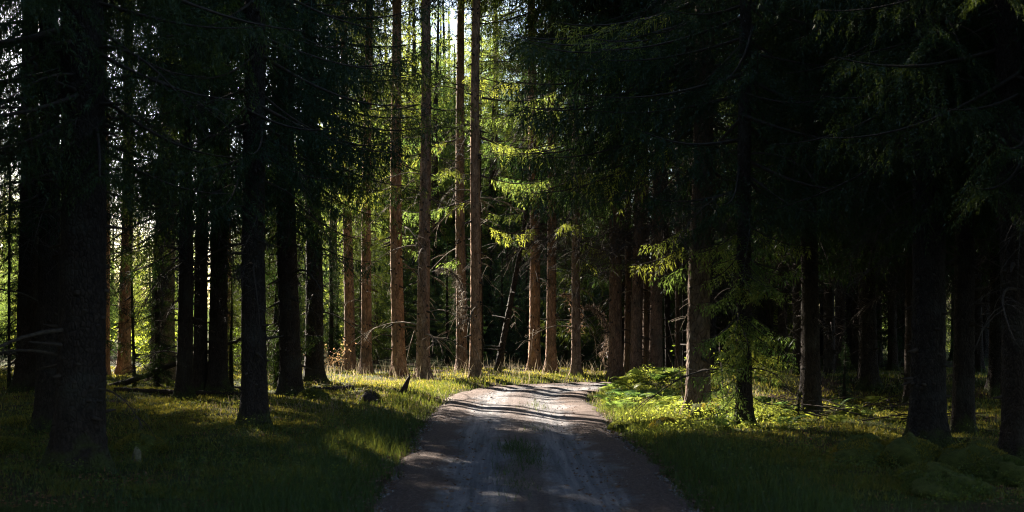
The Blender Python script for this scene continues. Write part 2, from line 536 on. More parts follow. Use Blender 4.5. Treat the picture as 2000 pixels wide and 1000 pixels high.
def dead_branch(L, r, thick=1.0, sub=9):
    mb = MB()
    t = np.linspace(0, 1, 9)
    up = r.uniform(-0.1, 0.35); dn = r.uniform(0.35, 0.85); ph = r.uniform(0, 6)
    def limb(t):
        t = np.asarray(t, float)
        return np.stack([L * t * 0.95, 0.08 * L * np.sin(2.5 * t + ph) - 0.08 * L * math.sin(ph), L * (up * t - dn * t ** 2.2)], -1)
    rr = (0.006 + 0.006 * L) * thick
    tube(mb, limb(t), np.linspace(rr, 0.0035 * thick, 9), 5, 0)
    for k in range(sub):
        t0 = r.uniform(0.25, 0.97); p0 = limb(t0); sd = r.choice([-1, 1])
        ll = L * r.uniform(0.12, 0.36); a = sd * r.uniform(0.4, 1.1); tv = np.linspace(0, 1, 5)
        q = p0 + np.stack([ll * tv * math.cos(a), ll * tv * math.sin(a), ll * (r.uniform(-0.3, 0.2) * tv - r.uniform(0.1, 0.7) * tv ** 2)], -1)
        tube(mb, q, np.linspace(0.0055, 0.0028, 5) * thick, 3, 0)
    return mb.arrays()

br = np.random.default_rng(11)
PROTO = {L: [live_branch(L, br) for _ in range(3)] for L in (0.8, 1.5, 2.3, 3.2)}
PROTOF = {L: [live_branch(L, br, near=True) for _ in range(2)] for L in (0.8, 1.5, 2.3, 3.2)}
PROTOC = {L: [live_branch(L, br, True) for _ in range(2)] for L in (0.8, 1.5, 2.3, 3.2)}
DEADP = [dead_branch(L, br, 1.0, 22) for L in (0.9, 1.2, 1.5, 1.8, 2.1)]
def pick(d, L, r):
    key = min(d, key=lambda k: abs(k - L))
    a = d[key]
    return a[r.integers(len(a))], L / key

def crown_mesh(name, z0, z1, Hh, Lmax, seed, needles, dense=1.0, fine_to=13.5, dead_from=None, dead_n=40, near_to=0.0):
    """spruce crown from z0 to the top; dead twiggy whorls below it.  slots: limb, needles, dead twigs"""
    r = np.random.default_rng(seed)
    mb = MB()
    z = z0
    while z < Hh - 0.4:
        f = (z - z0) / (Hh - z0)
        n = r.integers(3, 6)
        a0 = r.uniform(0, 6.28)
        for k in range(n):
            if r.random() > dense * (0.55 + 0.45 * min(1, (z - z0) / 2.5 + 0.2)):
                continue
            L = max(0.45, Lmax * (1 - f) ** 0.75 * r.uniform(0.6, 1.1) * (0.7 + 0.3 * min(1, (z - z0) / 1.5)))
            fine = z < fine_to
            arr, s = pick(PROTOF if z < near_to else PROTO if fine else PROTOC, L, r)
            pit = (-0.25 + 0.55 * f) + r.normal(0, 0.12)
            mb.addarr(arr, M4(a0 + k * 6.283 / n + r.normal(0, 0.25), pit, r.normal(0, 0.15), s, (0, 0, z + r.uniform(-0.12, 0.12))))
        z += (0.34 if z < fine_to else 0.5) * r.uniform(0.75, 1.25)
    if dead_from is not None:
        for k in range(dead_n):
            zz = r.uniform(dead_from, z0 + 1.0)
            mb.addarr(DEADP[r.integers(len(DEADP))], M4(r.uniform(0, 6.28), r.normal(-0.1, 0.2), r.normal(0, 0.3), r.uniform(0.6, 1.15), (0, 0, zz)), 2)
    return mb.mesh(name, [LIMB, needles, TWIGWOOD])

def trunk_mesh(name, Hh, seed, mat, r0=0.18, sides=26, stubs=120):
    """canonical trunk: radius r0 at breast height, root flare, knots and broken branch stubs"""
    r = np.random.default_rng(seed)
    mb = MB()
    zs = np.concatenate([np.linspace(-0.35, 1.2, 34), np.linspace(1.25, 12, 120), np.linspace(12.5, Hh, 16)])
    th = np.linspace(0, 2 * np.pi, sides, endpoint=False)
    lob = r.integers(4, 7); ph = r.uniform(0, 6.28); ph2 = r.uniform(0, 6.28)
    Z, T = np.meshgrid(zs, th, indexing='ij')
    tap = r0 * np.clip((1 - 0.92 * np.clip(Z, 0, Hh) / Hh), 0.05, 1) ** 0.9
    fl = np.exp(-np.clip(Z + 0.05, 0, 9) / 0.20) * (0.40 + 0.55 * np.clip(np.cos(lob * T + ph) + 0.3 * np.cos(2 * T + ph2), -0.6, 1.3)) + 0.12 * np.exp(-np.clip(Z, 0, 9) / 0.6)
    RR = tap * (1 + fl + 0.035 * np.cos(3 * T + ph2 + Z * 0.3)) + r.normal(0, 0.0045, Z.shape)
    bx = 0.05 * np.sin(Z * 0.35 + ph) * np.clip(Z / 4, 0, 1); by = 0.05 * np.cos(Z * 0.3 + ph2) * np.clip(Z / 4, 0, 1)
    V = np.stack([RR * np.cos(T) + bx, RR * np.sin(T) + by, Z], -1).reshape(-1, 3)
    a, b = Z.shape
    i = np.arange(a - 1)[:, None] * b; j = np.arange(b)[None, :]; k = (j + 1) % b
    mb.add(V, np.stack([i + j, i + k, i + b + k, i + b + j], -1).reshape(-1, 4))
    for q in range(stubs):
        z = r.uniform(0.5, 11) ; a_ = r.uniform(0, 6.28); rad = r0 * (1 - 0.92 * z / Hh) ** 0.9
        bx = 0.05 * math.sin(z * 0.35 + ph) * min(z / 4, 1); by = 0.05 * math.cos(z * 0.3 + ph2) * min(z / 4, 1)
        d = np.array([math.cos(a_), math.sin(a_), r.uniform(-0.5, 0.2)]); l = r.choice([0.02, 0.03, 0.05, 0.05, 0.12, 0.25])
        p = np.array([bx, by, z]) + d * (rad * 0.9)
        tube(mb, np.array([p, p + d * (0.1 * rad + l * 0.5), p + d * (0.1 * rad + l)]), [0.03, 0.018, 0.008], 6, 1)
    return mb.mesh(name, [mat, LIMB], True)

TRUNK = [trunk_mesh("spruce_trunk", 24, 100 + i, BARK_SHADED) for i in range(5)]
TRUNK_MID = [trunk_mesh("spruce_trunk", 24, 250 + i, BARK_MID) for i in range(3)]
TRUNK_SUNLIT = [trunk_mesh("spruce_trunk", 24, 200 + i, BARK_SUNLIT) for i in range(4)]
POLE = [trunk_mesh("thin_trunk", 9, 300 + i, BARK_SHADED, r0=0.05, sides=10, stubs=25) for i in range(2)]
CROWN = {
    'high': [crown_mesh("crown", 8.6, 0, 24, 3.0, 20 + i, NEEDLE_SHADED, 0.85, 14, 3.2, 80) for i in range(3)],
    'mid': [crown_mesh("crown", 5.6, 0, 24, 3.0, 30 + i, NEEDLE_SHADED, 0.8, 13.0, 2.2, 60) for i in range(3)],
    'low': [crown_mesh("crown", 3.4, 0, 23, 3.1, 40 + i, NEEDLE_SHADED, 1.0, 12.0, 2.0, 10) for i in range(3)],
    'lownear': [crown_mesh("crown", 3.6, 0, 23, 3.0, 45 + i, NEEDLE_SHADED, 0.9, 11.0, 2.2, 8, near_to=7.6) for i in range(2)],
    'full': [crown_mesh("crown", 0.8, 0, 14, 2.6, 50 + i, NEEDLE_SUNLIT, 0.9, 12.5) for i in range(3)],
    'fulldark': [crown_mesh("crown", 0.8, 0, 14, 2.6, 60 + i, NEEDLE_SHADED, 0.95, 12.5, 0.3, 15) for i in range(2)],
    'bare': [crown_mesh("crown", 11.0, 0, 24, 3.4, 70 + i, NEEDLE_SHADED, 1.3, 15, 4.5, 28) for i in range(2)],
}
DEADM = []; DEADD = []
for i, L in enumerate((1.0, 1.3, 1.6, 1.9, 2.2)):
    mb = MB(); mb.addarr(dead_branch(L, br, 1.5, 9)); DEADM.append(mb.mesh("dead_branch", [TWIGWOOD_SUNLIT])); DEADD.append(mb.mesh("dead_branch", [TWIGWOOD]))
LIVEM = []
for i, L in enumerate((1.5, 2.3, 3.2)):
    mb = MB(); mb.addarr(PROTO[L][0]); LIVEM.append(mb.mesh("branch", [LIMB, NEEDLE_SHADED]))

LIVEL = []
for i, L in enumerate((0.8, 1.5, 2.3)):
    mb = MB(); mb.addarr(PROTO[L][1]); LIVEL.append(mb.mesh("sunlit_branch", [LIMB, NEEDLE_SUNLIT]))

def spruce(x, y, diam, label, group=None, crown='high', bark_lit=0, dead=6, lean=0, rz=None, hs=1.0, cat="spruce tree", name="spruce_tree", live=(), zr=(1.0, 6.5)):
    """thing > trunk, crown, dead_branch..., branch..."""
    e = bpy.data.objects.new(name, None)
    e.location = (x, y, h1(x, y)); COL.objects.link(e)
    e.rotation_euler = (random.uniform(-0.012, 0.012), lean + random.uniform(-0.014, 0.014), 0)
    tag(e, label, cat, group)
    rz = random.uniform(0, 6.28) if rz is None else rz
    tm = random.choice((TRUNK, TRUNK_SUNLIT, TRUNK_MID)[bark_lit])
    s = diam / 0.36
    ob("trunk", tm, e, (0, 0, 0), (0, 0, rz), (s, s, hs))
    if crown:
        if math.hypot(x, y) < 20 and crown in ('low', 'mid'):
            crown = 'lownear'
        c = random.choice(CROWN[crown])
        ob("crown", c, e, (0, 0, 0), (0, 0, random.uniform(0, 6.28)), (1, 1, hs))
    for k in range(dead):
        z = random.uniform(*zr); a = random.uniform(0, 6.28); r_ = diam * 0.4
        ob("dead_branch", random.choice(DEADM if bark_lit else DEADD), e, (r_ * math.cos(a), r_ * math.sin(a), z), (random.uniform(-0.3, 0.3), random.uniform(-0.25, 0.3), a), (random.uniform(0.55, 1.0),) * 3)
    for (z, a, tilt, k, sc) in live:
        ob("branch", LIVEM[k], e, (diam * 0.4 * math.cos(R(a)), diam * 0.4 * math.sin(R(a)), z), (0, R(-tilt), R(a)), (sc,) * 3)
    return e

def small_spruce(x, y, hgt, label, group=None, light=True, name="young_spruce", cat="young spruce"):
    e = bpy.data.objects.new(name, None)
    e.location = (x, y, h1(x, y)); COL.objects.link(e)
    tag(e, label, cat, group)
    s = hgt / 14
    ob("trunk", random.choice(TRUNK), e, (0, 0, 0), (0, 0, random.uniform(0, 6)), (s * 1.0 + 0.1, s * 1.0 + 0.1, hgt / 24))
    ob("crown", random.choice(CROWN['full' if light else 'fulldark']), e, (0, 0, 0), (0, 0, random.uniform(0, 6)), (s * 1.15, s * 1.15, s))  # crown with sunlit-painted needles, else the shade-dark copy
    return e

# ------------------------------------------------------------------ the trees one can tell apart (pixel of the foot, width in px -> place, diameter)
# px, foot row, width, crown, red, dead, label
TREES = [
    (155, 945, 92, 'mid', 0, 9, "thick black spruce trunk standing nearest the camera beside the dark mossy verge"),
    (92, 850, 44, 'mid', 0, 7, "dark spruce half hidden just behind the thickest near trunk"),
    (52, 775, 40, 'mid', 0, 8, "dark spruce with flared foot between the thin black pole and the thickest trunk"),
    (242, 738, 25, 'bare', 1, 9, "sunlit orange-brown spruce trunk framed by sky just beside the thickest black trunk"),
    (205, 741, 17, 'bare', 1, 4, "narrow orange-brown spruce trunk peeping out from behind the thickest black trunk"),
    (319, 757, 46, 'bare', 1, 12, "broad brown spruce trunk veiled in dark twigs above the sunlit moss"),
    (360, 790, 30, 'mid', 0, 6, "black slim spruce trunk in front of the broad brown twig-veiled trunk"),
    (391, 779, 27, 'low', 0, 6, "dim brown spruce trunk squeezed between two black trunks of the near cluster"),
    (424, 779, 36, 'mid', 0, 6, "black spruce trunk with spreading foot at the cluster's end nearest the lone mossy trunk"),
    (498, 852, 49, 'mid', 0, 6, "black spruce standing alone well forward on the dark moss beside the cluster"),
    (569, 786, 42, 'low', 0, 8, "dark spruce with dense hanging foliage, in front of the flared-foot trunk by the mossy mound"),
    (614, 757, 36, 'bare', 0, 6, "dark spruce with widely flared sunlit roots at the edge of the glowing moss"),
    (529, 742, 12, 'bare', 1, 3, "slim brown far spruce glimpsed beside the lone black trunk"),
    (444, 740, 16, 'bare', 1, 3, "slim orange far spruce glimpsed past the cluster of black trunks"),
    (651, 703, 18, 'bare', 1, 5, "pale distant spruce trunk rising behind orange dry grass"),
    (683, 729, 21, 'bare', 1, 5, "pale pinkish grey spruce trunk, palest of those in the sunlit clearing"),
    (715, 737, 21, 'bare', 1, 5, "yellowish brown spruce trunk beside the palest trunk"),
    (779, 744, 26, 'bare', 1, 16, "sunlit brown spruce with arching dead branches, the farther of the pair behind the snag"),
    (827, 749, 26, 'bare', 1, 16, "greyish spruce with arching dead branches, the nearer of the pair behind the snag"),
    (902, 734, 21, 'bare', 1, 10, "reddish scaly spruce at the road bend with brown withered boughs hanging at its side"),
    (928, 748, 23, 'bare', 1, 9, "reddish spruce whose foot meets the road edge at the bend"),
    (1043, 735, 22, 'high', 1, 6, "straight knotty brown spruce behind the middle of the road end"),
    (1076, 738, 20, 'high', 1, 6, "dark reddish spruce standing close beside the knotty brown spruce at the road end"),
    (1126, 744, 18, 'high', 1, 7, "slender spruce with a brown withered bough hanging beside it past the road end"),
    (1203, 746, 26, 'high', 2, 6, "dark brown stout spruce, first of the row behind the sunlit ferns"),
    (1225, 741, 13, 'high', 2, 3, "thin dim spruce between the first two stout trunks behind the ferns"),
    (1242, 748, 24, 'high', 2, 5, "dark spruce in the middle of the row behind the sunlit ferns"),
    (1262, 740, 14, 'high', 2, 3, "thin dark spruce squeezed in before the greyer trunk behind the ferns"),
    (1281, 748, 26, 'high', 2, 5, "greyish knotty spruce, last stout trunk of the row behind the ferns"),
    (1325, 738, 12, 'high', 2, 3, "thin far spruce with a lit edge seen beside the stout verge trunk"),
    (1306, 741, 12, 'high', 0, 2, "thin bluish-dark far spruce beside the greyish knotty trunk"),
    (1363, 822, 46, 'high', 2, 3, "stout dark spruce on the fern verge with mossy flared foot"),
    (1389, 748, 21, 'mid', 0, 4, "dim spruce peeping from behind the stout trunk on the fern verge"),
    (1586, 826, 34, 'low', 0, 3, "dim brown spruce standing behind a sunlit patch of moss in the dark stand"),
    (1620, 765, 22, 'low', 0, 3, "faint slim spruce just behind the dim brown trunk in the dark stand"),
    (1812, 893, 66, 'low', 0, 3, "massive black spruce with buttressed foot behind the moss hummocks"),
    (1880, 862, 40, 'low', 0, 3, "spruce with one thin sunlit rim beside the massive black trunk"),
    (1990, 925, 58, 'low', 0, 3, "black spruce cut by the picture's edge beside the moss hummocks"),
    (1962, 815, 14, 'low', 0, 3, "thin spruce with a hairline of sun just before the edge trunk"),
]
NAMED = {}
PLACED = []
for (px, py, wpx, cr, bark_lit, nd, lab) in TREES:
    random.seed(px)
    x, y = at(px, py)
    dm = max(0.12, wpx / F * y)
    lo, hi = (0.8, 7.0)
    e = spruce(x, y, dm, lab, crown=cr, bark_lit=int(bark_lit), dead=nd, zr=(lo, hi), hs=random.uniform(0.95, 1.08))
    NAMED[px] = e
    PLACED.append((x, y))

# hanging live boughs that frame the road, each on its own tree (height, azimuth, tilt, mesh, size)
def bough(px, items):
    e = NAMED[px]
    for (z, a, tilt, k, sc) in items:
        ob("branch", LIVEM[k], e, (0.15 * math.cos(R(a)), 0.15 * math.sin(R(a)), z), (0, R(-tilt), R(a)), (sc,) * 3)
bough(1203, [(6.6, 190, -8, 2, 1.0), (5.9, 205, -18, 2, 0.95), (7.4, 180, 0, 2, 1.1)])
bough(1281, [(5.8, 200, -15, 2, 0.9), (6.6, 180, -6, 2, 1.0)])
bough(1363, [(4.7, 178, -14, 2, 1.0), (5.3, 168, -10, 2, 1.05), (5.7, 195, -8, 2, 1.0), (6.1, 182, -4, 2, 1.05), (6.8, 172, 0, 2, 1.05), (6.4, 205, -4, 2, 1.0), (5.9, 150, -8, 2, 1.0), (5.0, 185, -10, 2, 0.9), (5.8, 170, -5, 2, 1.0), (6.5, 190, 0, 2, 1.0)])
bough(569, [(6.2, 30, 0, 2, 1.0), (6.9, -25, 0, 2, 1.0), (7.4, 15, 5, 2, 1.0), (5.6, -35, -8, 2, 1.0), (6.5, -60, 0, 2, 1.0), (7.8, -10, 5, 2, 1.0), (5.0, -40, -12, 2, 0.8), (5.2, 10, -15, 2, 0.9), (5.9, -10, -5, 2, 1.0), (4.6, 15, -20, 1, 1.0), (3.9, 0, -20, 1, 0.8), (3.4, -20, -15, 1, 0.9), (6.6, 5, 5, 2, 0.9)])
bough(614, [(7.8, 20, 5, 2, 1.0)])
bough(827, [(6.9, -30, 5, 0, 0.9), (7.0, 200, 5, 1, 0.9), (6.7, 10, 0, 0, 0.8)])
bough(360, [(4.4, 190, -15, 1, 0.9), (3.6, 200, -20, 1, 0.9), (3.0, 185, -15, 1, 0.7), (5.0, 170, -10, 1, 1.0)])

def sunlit_bough(px, items):  # boughs in the needle copy with sunlight painted in
    e = NAMED[px]
    for (z, a, tilt, k, sc) in items:
        o = ob("branch", LIVEL[k], e, (0.12 * math.cos(R(a)), 0.12 * math.sin(R(a)), z), (0, R(-tilt), R(a)), (sc,) * 3)
        o["label"] = "bright green sunlit bough"
sunlit_bough(1043, [(3.9, 200, -5, 1, 0.6), (4.1, 250, 0, 0, 0.8), (3.6, 230, -10, 0, 0.8), (4.6, 190, 0, 1, 0.8), (6.6, 200, 5, 2, 0.8), (7.4, 160, 5, 2, 0.9), (5.6, 330, 0, 1, 0.9), (8.2, 220, 5, 2, 1.0)])
sunlit_bough(1126, [(3.6, 330, -10, 1, 0.8), (3.2, 300, -15, 0, 0.9), (2.9, 20, -15, 1, 0.7), (4.2, 250, -5, 1, 0.9), (4.6, 10, -5, 2, 0.8), (5.4, 200, 0, 2, 0.9), (6.1, 320, 0, 2, 0.9)])
sunlit_bough(779, [(4.1, 300, -10, 0, 0.8), (3.5, 340, -15, 0, 0.7), (5.0, 180, 0, 2, 0.7), (6.2, 200, 5, 2, 0.9), (7.2, 160, 5, 2, 0.9), (5.6, 30, 0, 1, 0.9)])
sunlit_bough(928, [(4.0, 10, -5, 1, 0.9), (5.2, 340, 0, 2, 0.8), (6.2, 30, 5, 2, 1.0), (4.6, 200, -5, 1, 0.8), (7.2, 330, 5, 2, 1.0)])
sunlit_bough(902, [(3.3, 230, -10, 0, 1.0), (4.8, 160, 0, 2, 0.8), (6.6, 180, 5, 2, 0.9), (5.8, 250, 0, 1, 0.9)])
sunlit_bough(715, [(5.0, 200, -5, 1, 0.9), (5.8, 160, 0, 2, 0.9), (6.8, 330, 0, 2, 1.0), (4.2, 0, -10, 1, 0.8)])
sunlit_bough(683, [(5.0, 180, 0, 1, 0.8), (4.6, 330, -5, 1, 0.8)])
sunlit_bough(1076, [(5.0, 20, -5, 2, 0.8), (6.0, 330, 0, 2, 0.9), (4.0, 330, -10, 1, 0.8)])
sunlit_bough(1281, [(2.9, 340, -12, 1, 0.9), (3.4, 190, -12, 1, 0.8)])
sunlit_bough(1363, [(4.7, 178, -14, 2, 1.0), (5.3, 168, -10, 2, 1.05), (5.7, 195, -8, 2, 1.0), (6.1, 182, -4, 2, 1.05), (6.8, 172, 0, 2, 1.05), (6.4, 205, -4, 2, 1.0), (5.9, 150, -8, 2, 1.0), (2.9, 165, -18, 1, 0.75), (2.6, 200, -20, 0, 1.0), (3.2, 140, -15, 1, 0.7)])
sunlit_bough(1242, [(4.9, 200, -8, 1, 1.0), (5.4, 170, -5, 2, 0.9)])

# leaning dead pole and thin stems
def pole(px, py, wpx, label, lean=0, hs=1.0, group=None):
    x, y = at(px, py)
    e = bpy.data.objects.new("thin_spruce", None)
    e.location = (x, y, h1(x, y)); e.rotation_euler = (0, lean, 0); COL.objects.link(e)
    tag(e, label, "thin tree", group)
    s = wpx / F * y / 0.1
    ob("trunk", random.choice(POLE), e, (0, 0, 0), (0, 0, random.uniform(0, 6)), (s, s, hs))
    for k in range(6):
        a = random.uniform(0, 6.28); z = random.uniform(1, 6)
        ob("dead_branch", random.choice(DEADM), e, (0, 0, z), (0, 0.1, a), (random.uniform(0.3, 0.6),) * 3)
pole(972, 737, 13, "leaning bare grey pole tilting over the dark gap at the road end", R(9), 0.9)
pole(18, 770, 6, "thin black pole stem beside the flared dark spruce", 0, 1.1)
pole(263, 766, 6, "thin black stem just beside the sunlit orange-brown trunk", R(-1.5), 1.0)
pole(941, 727, 7, "thin grey stem right behind the reddish road-edge spruce", 0, 1.2)
pole(1336, 742, 5, "hairline stem catching sun beside the stout verge trunk", 0, 1.0)

# ------------------------------------------------------------------ the stands behind: dim shaded stand, stand beyond the bend, far rim of the clearing
def free(x, y, dmin):
    return all((x - a) ** 2 + (y - b) ** 2 > dmin * dmin for a, b in PLACED) and road_dist(np.array([x]), np.array([y]))[0] > 2.6
def ucoord(x, y):
    return x * math.cos(R(SUN_AZ)) - y * math.sin(R(SUN_AZ))
def scatter(n, fx, dmin, fn, tries=4000, ok=lambda x, y: True):
    k = 0
    random.seed(n * 31 + int(dmin * 10))
    for _ in range(tries):
        if k >= n:
            break
        x, y = fx()
        if free(x, y, dmin) and ok(x, y):
            PLACED.append((x, y)); fn(x, y); k += 1
U = random.uniform
scatter(46, lambda: (lambda d: (d * U(0.20, 0.47) + 0.5, d))(U(20, 48)), 1.5,
        lambda x, y: spruce(x, y, U(0.2, 0.36), "dim spruce trunk deep in the black stand beside the road", "spruces of the dark stand", crown=random.choice(['low', 'low', 'mid']), dead=1, zr=(1, 5)))
ST = dict(name="spruce_tree", cat="spruce tree")
scatter(40, lambda: (lambda d: (d * U(-0.165, 0.13), d))(U(37, 46)), 1.1,
        lambda x, y: small_spruce(x, y, U(3.2, 5.6), "low dark spruce in the gloomy undergrowth past the road end", "low spruces past the road end", light=False), ok=lambda x, y: ucoord(x, y) > 18.6)
scatter(28, lambda: (lambda d: (d * U(0.07, 0.36), d))(U(35, 50)), 1.6,
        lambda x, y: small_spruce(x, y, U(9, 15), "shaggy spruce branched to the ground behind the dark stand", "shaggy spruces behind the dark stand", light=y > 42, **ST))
scatter(36, lambda: (lambda d: (d * U(-0.13, 0.10), d))(U(43, 54)), 1.5,
        lambda x, y: small_spruce(x, y, U(13, 17), "sunlit green spruce branched to the ground beyond the bend", "sunlit spruces beyond the bend", **ST), ok=lambda x, y: ucoord(x, y) > 19.5)
scatter(16, lambda: (lambda d: (d * U(-0.20, -0.07), d))(U(57, 72)), 2.0,
        lambda x, y: small_spruce(x, y, U(12, 16), "green spruce standing across the sunny clearing", "spruces across the clearing", **ST))
scatter(76, lambda: (lambda d: (d * U(-0.47, 0.08), d))(U(72, 105)), 2.2,
        lambda x, y: small_spruce(x, y, U(8.5, 12) if x < -0.16 * y else U(13, 18), "far green spruce on the bright rim of the clearing", "far spruces on the clearing rim", **ST))
for (px, py, hg, lab) in ((40, 741, 5.5, "young dark spruce added behind the thin black pole to block the sun"), (100, 744, 7, "young dark spruce added behind the half hidden near trunk to block the sun"),  # first three added as sun blockers for the left forest floor
                          (150, 738, 12, "dark spruce added straight behind the thickest trunk to block the sun"), (505, 757, 6.5, "dark bushy spruce straight behind the lone black trunk")):
    x, y = at(px, py); PLACED.append((x, y))
    small_spruce(x, y, hg, lab, None, False, **ST)
scatter(34, lambda: (lambda d: (d * U(-0.47, -0.14), d))(U(43, 64)), 1.5,
        lambda x, y: small_spruce(x, y, U(2.5, 5.5), "young green spruce on the sunny clearing behind the black trunks", "young spruces on the clearing"))
scatter(9, lambda: (lambda d: (d * U(-0.085, -0.015), d))(U(55, 66)), 1.4,
        lambda x, y: small_spruce(x, y, U(16.5, 19), "green spruce standing across the sunny clearing", "spruces across the clearing", **ST))
scatter(14, lambda: (lambda d: (d * U(-0.245, -0.10), d))(U(36.5, 45)), 1.3,
        lambda x, y: small_spruce(x, y, U(4.2, 6.2), "low dark spruce in the gloomy undergrowth past the road end", "low spruces past the road end", light=False))
scatter(14, lambda: (lambda d: (d * U(-0.50, -0.36), d))(U(46, 72)), 1.6,
        lambda x, y: small_spruce(x, y, U(7.5, 11), "far green spruce on the bright rim of the clearing", "far spruces on the clearing rim", **ST))
# close row of spruces, mostly out of frame, added to block sun on the near moss
random.seed(91)
for i in range(7):
    for d, o in ((35, 0.0), (39.5, 0.45)):
        u = 0.6 + 0.85 * i + o
        x = (u - 0.56 * d) / 0.83 + U(-0.15, 0.15); y = d + U(-0.6, 0.6)
        PLACED.append((x, y))
        spruce(x, y, U(0.25, 0.4), "dark spruce at the shaded wood's outer side", "spruces at the wood's sides", crown='low', dead=0)
random.seed(92)
# the wood goes on at both sides and behind the photographer: it shades the near verge
scatter(70, lambda: (lambda d: (-d * 0.44 - 1.5 - U(0, 18), d))(U(2, 42)), 2.0,
        lambda x, y: spruce(x, y, U(0.3, 0.45), "dark spruce at the shaded wood's outer side", "spruces at the wood's sides", crown='low', dead=0) if ucoord(x, y) < 9.5 else None)
scatter(22, lambda: (lambda d: (d * 0.46 + 2.8 + U(0, 9), d))(U(9, 32)), 2.2,
        lambda x, y: spruce(x, y, U(0.3, 0.45), "dark spruce at the shaded wood's outer side", "spruces at the wood's sides", crown='low', dead=0))
scatter(31, lambda: (U(-14, 14), U(-16, 6)), 2.2,
        lambda x, y: spruce(x, y, U(0.3, 0.45), "dark spruce at the shaded wood's outer side", "spruces at the wood's sides", crown='low', dead=0) if abs(x) > 0.46 * y + 1.5 else None)

# ------------------------------------------------------------------ ground cover
def blades(name, P, hgt, wid, lean, mat, seed, kind_label, cat, curve=0.5):
    """grass: every blade a bent strip of two faces"""
    r = np.random.default_rng(seed)
    n = len(P)
    a = r.uniform(0, 6.28, n); b = r.uniform(0, 6.28, n)
    wv = np.stack([np.cos(a), np.sin(a), 0 * a], -1) * (wid / 2)[:, None]
    dv = np.stack([np.cos(b), np.sin(b), 0 * b], -1) * (hgt * lean * r.uniform(0.2, 1, n))[:, None]
    up = np.stack([0 * a, 0 * a, hgt], -1)
    p1 = P + up * 0.55 + dv * 0.35; p2 = P + up + dv
    V = np.stack([P - wv, P + wv, p1 + wv * 0.7, p1 - wv * 0.7, p2], 1).reshape(-1, 3)
    i = np.arange(n) * 5
    mb = MB()
    mb.add(V, np.stack([i, i + 1, i + 2, i + 3], -1), np.stack([i + 3, i + 2, i + 4], -1))
    return struct(ob(name, mb.mesh(name, [mat])), "stuff", kind_label, cat)

def sample(n, x0, x1, y0, y1, seed):
    """points thinned with distance: about uniform in the picture's depth"""
    r = np.random.default_rng(seed)
    y = y0 * (y1 / y0) ** r.random(n)
    x = r.uniform(x0, x1, n) * y
    return x, y, r
def ground_pts(x, y):
    rd = road_dist(x, y)
    z = H(x, y, rd)
    return np.stack([x, y, z], -1), rd
clump = lambda x, y, s=1.0: 0.5 + 0.5 * np.sin(x * 3.1 * s + 2 * np.sin(y * 1.7 * s)) * np.sin(y * 2.7 * s + 1.5 * np.sin(x * 2.2 * s))

x, y, r = sample(330000, -0.46, 0.46, 9.5, 33, 1)
P, rd = ground_pts(x, y)
edge = np.exp(-((rd - 2.0) / 0.75) ** 2)
hump = (x > 0.29 * y) & (y < 17)
keep = (rd > HR - 0.34 + 0.40 * clump(x, y, 2.4) + 0.22 * clump(x, y, 6.1)) & ~(hump & (r.random(len(x)) < 0.8)) & (r.random(len(x)) < 0.12 + 0.75 * edge * (0.35 + 0.65 * clump(x, y)) + 0.28 * clump(x, y, 0.4) * np.exp(-np.abs(rd - 2) / 2.5))
P, rd, e2 = P[keep], rd[keep], edge[keep]; n = len(P)
hg = (0.04 + 0.13 * e2 * r.random(n) ** 1.5 + 0.05 * r.random(n)) * (0.7 + 0.6 * r.random(n))
blades("grass", P, hg, 0.0035 + 0.00018 * P[:, 1] * (1 + r.random(n)), 0.55, GRASS, 2, "green grass along both verges of the gravel road", "grass")

x, y, r = sample(420000, -0.46, 0.46, 10.5, 36, 3)
P, rd = ground_pts(x, y)
keep = (rd > HR + 0.25) & (r.random(len(x)) < 0.08 + 0.85 * sm(0.3, 0.8, clump(x, y, 0.6) * 0.6 + 0.5 * clump(x + 3, y, 1.7) - 0.1))
P = P[keep]; n = len(P)
blades("moss", P, 0.02 + 0.05 * r.random(n), 0.006 + 0.0005 * P[:, 1], 0.8, MOSSBLADE, 4, "yellow-green moss and heath carpeting the forest floor", "moss")

# straw blades mixed into the verges, broad bilberry-like leaves on the floor
x, y, r = sample(60000, -0.4, 0.4, 10, 33, 33)
P, rd = ground_pts(x, y)
keep = (rd > HR) & (rd < 5.5) & (P[:, 1] > 19) & (r.random(len(x)) < 0.12 + 0.5 * clump(x, y, 1.3) ** 2)
P = P[keep]; n = len(P)
blades("straw", P, 0.05 + 0.12 * r.random(n), 0.004 + 0.0002 * P[:, 1], 0.9, DRYGRASS, 34, "straw coloured blades scattered through the verge", "straw")
x, y, r = sample(150000, -0.46, 0.46, 10, 33, 35)
P, rd = ground_pts(x, y)
patch = sm(0.45, 0.8, clump(x + 7, y + 2, 0.9)) * sm(0.3, 0.6, clump(x, y, 2.2))
keep = (rd > HR + 0.4) & (r.random(len(x)) < 0.03 + 0.6 * patch)
P = P[keep] + np.array([0, 0, 0.03]); n = len(P)
P[:, 2] += r.random(n) * 0.14
mb = MB()
D = np.stack([r.normal(size=n), r.normal(size=n), r.normal(0.2, 0.4, n)], -1)
kites(mb, P, D, r.uniform(0.02, 0.045, n), r.uniform(0.01, 0.02, n))
struct(ob("bilberry", mb.mesh("bilberry", [BILB])), "stuff", "low leafy bilberry cover on the forest floor", "bilberry")
x, y, r = sample(60000, -0.46, 0.46, 10, 33, 36)
P, rd = ground_pts(x, y)
keep = (rd > HR + 0.5) & (r.random(len(x)) < 0.1 + 0.6 * sm(0.5, 0.8, clump(x + 1, y + 5, 0.7)))
P = P[keep] + np.array([0, 0, 0.02]); n = len(P)
mb = MB()
D = np.stack([r.normal(size=n), r.normal(size=n), r.normal(0.1, 0.3, n)], -1)
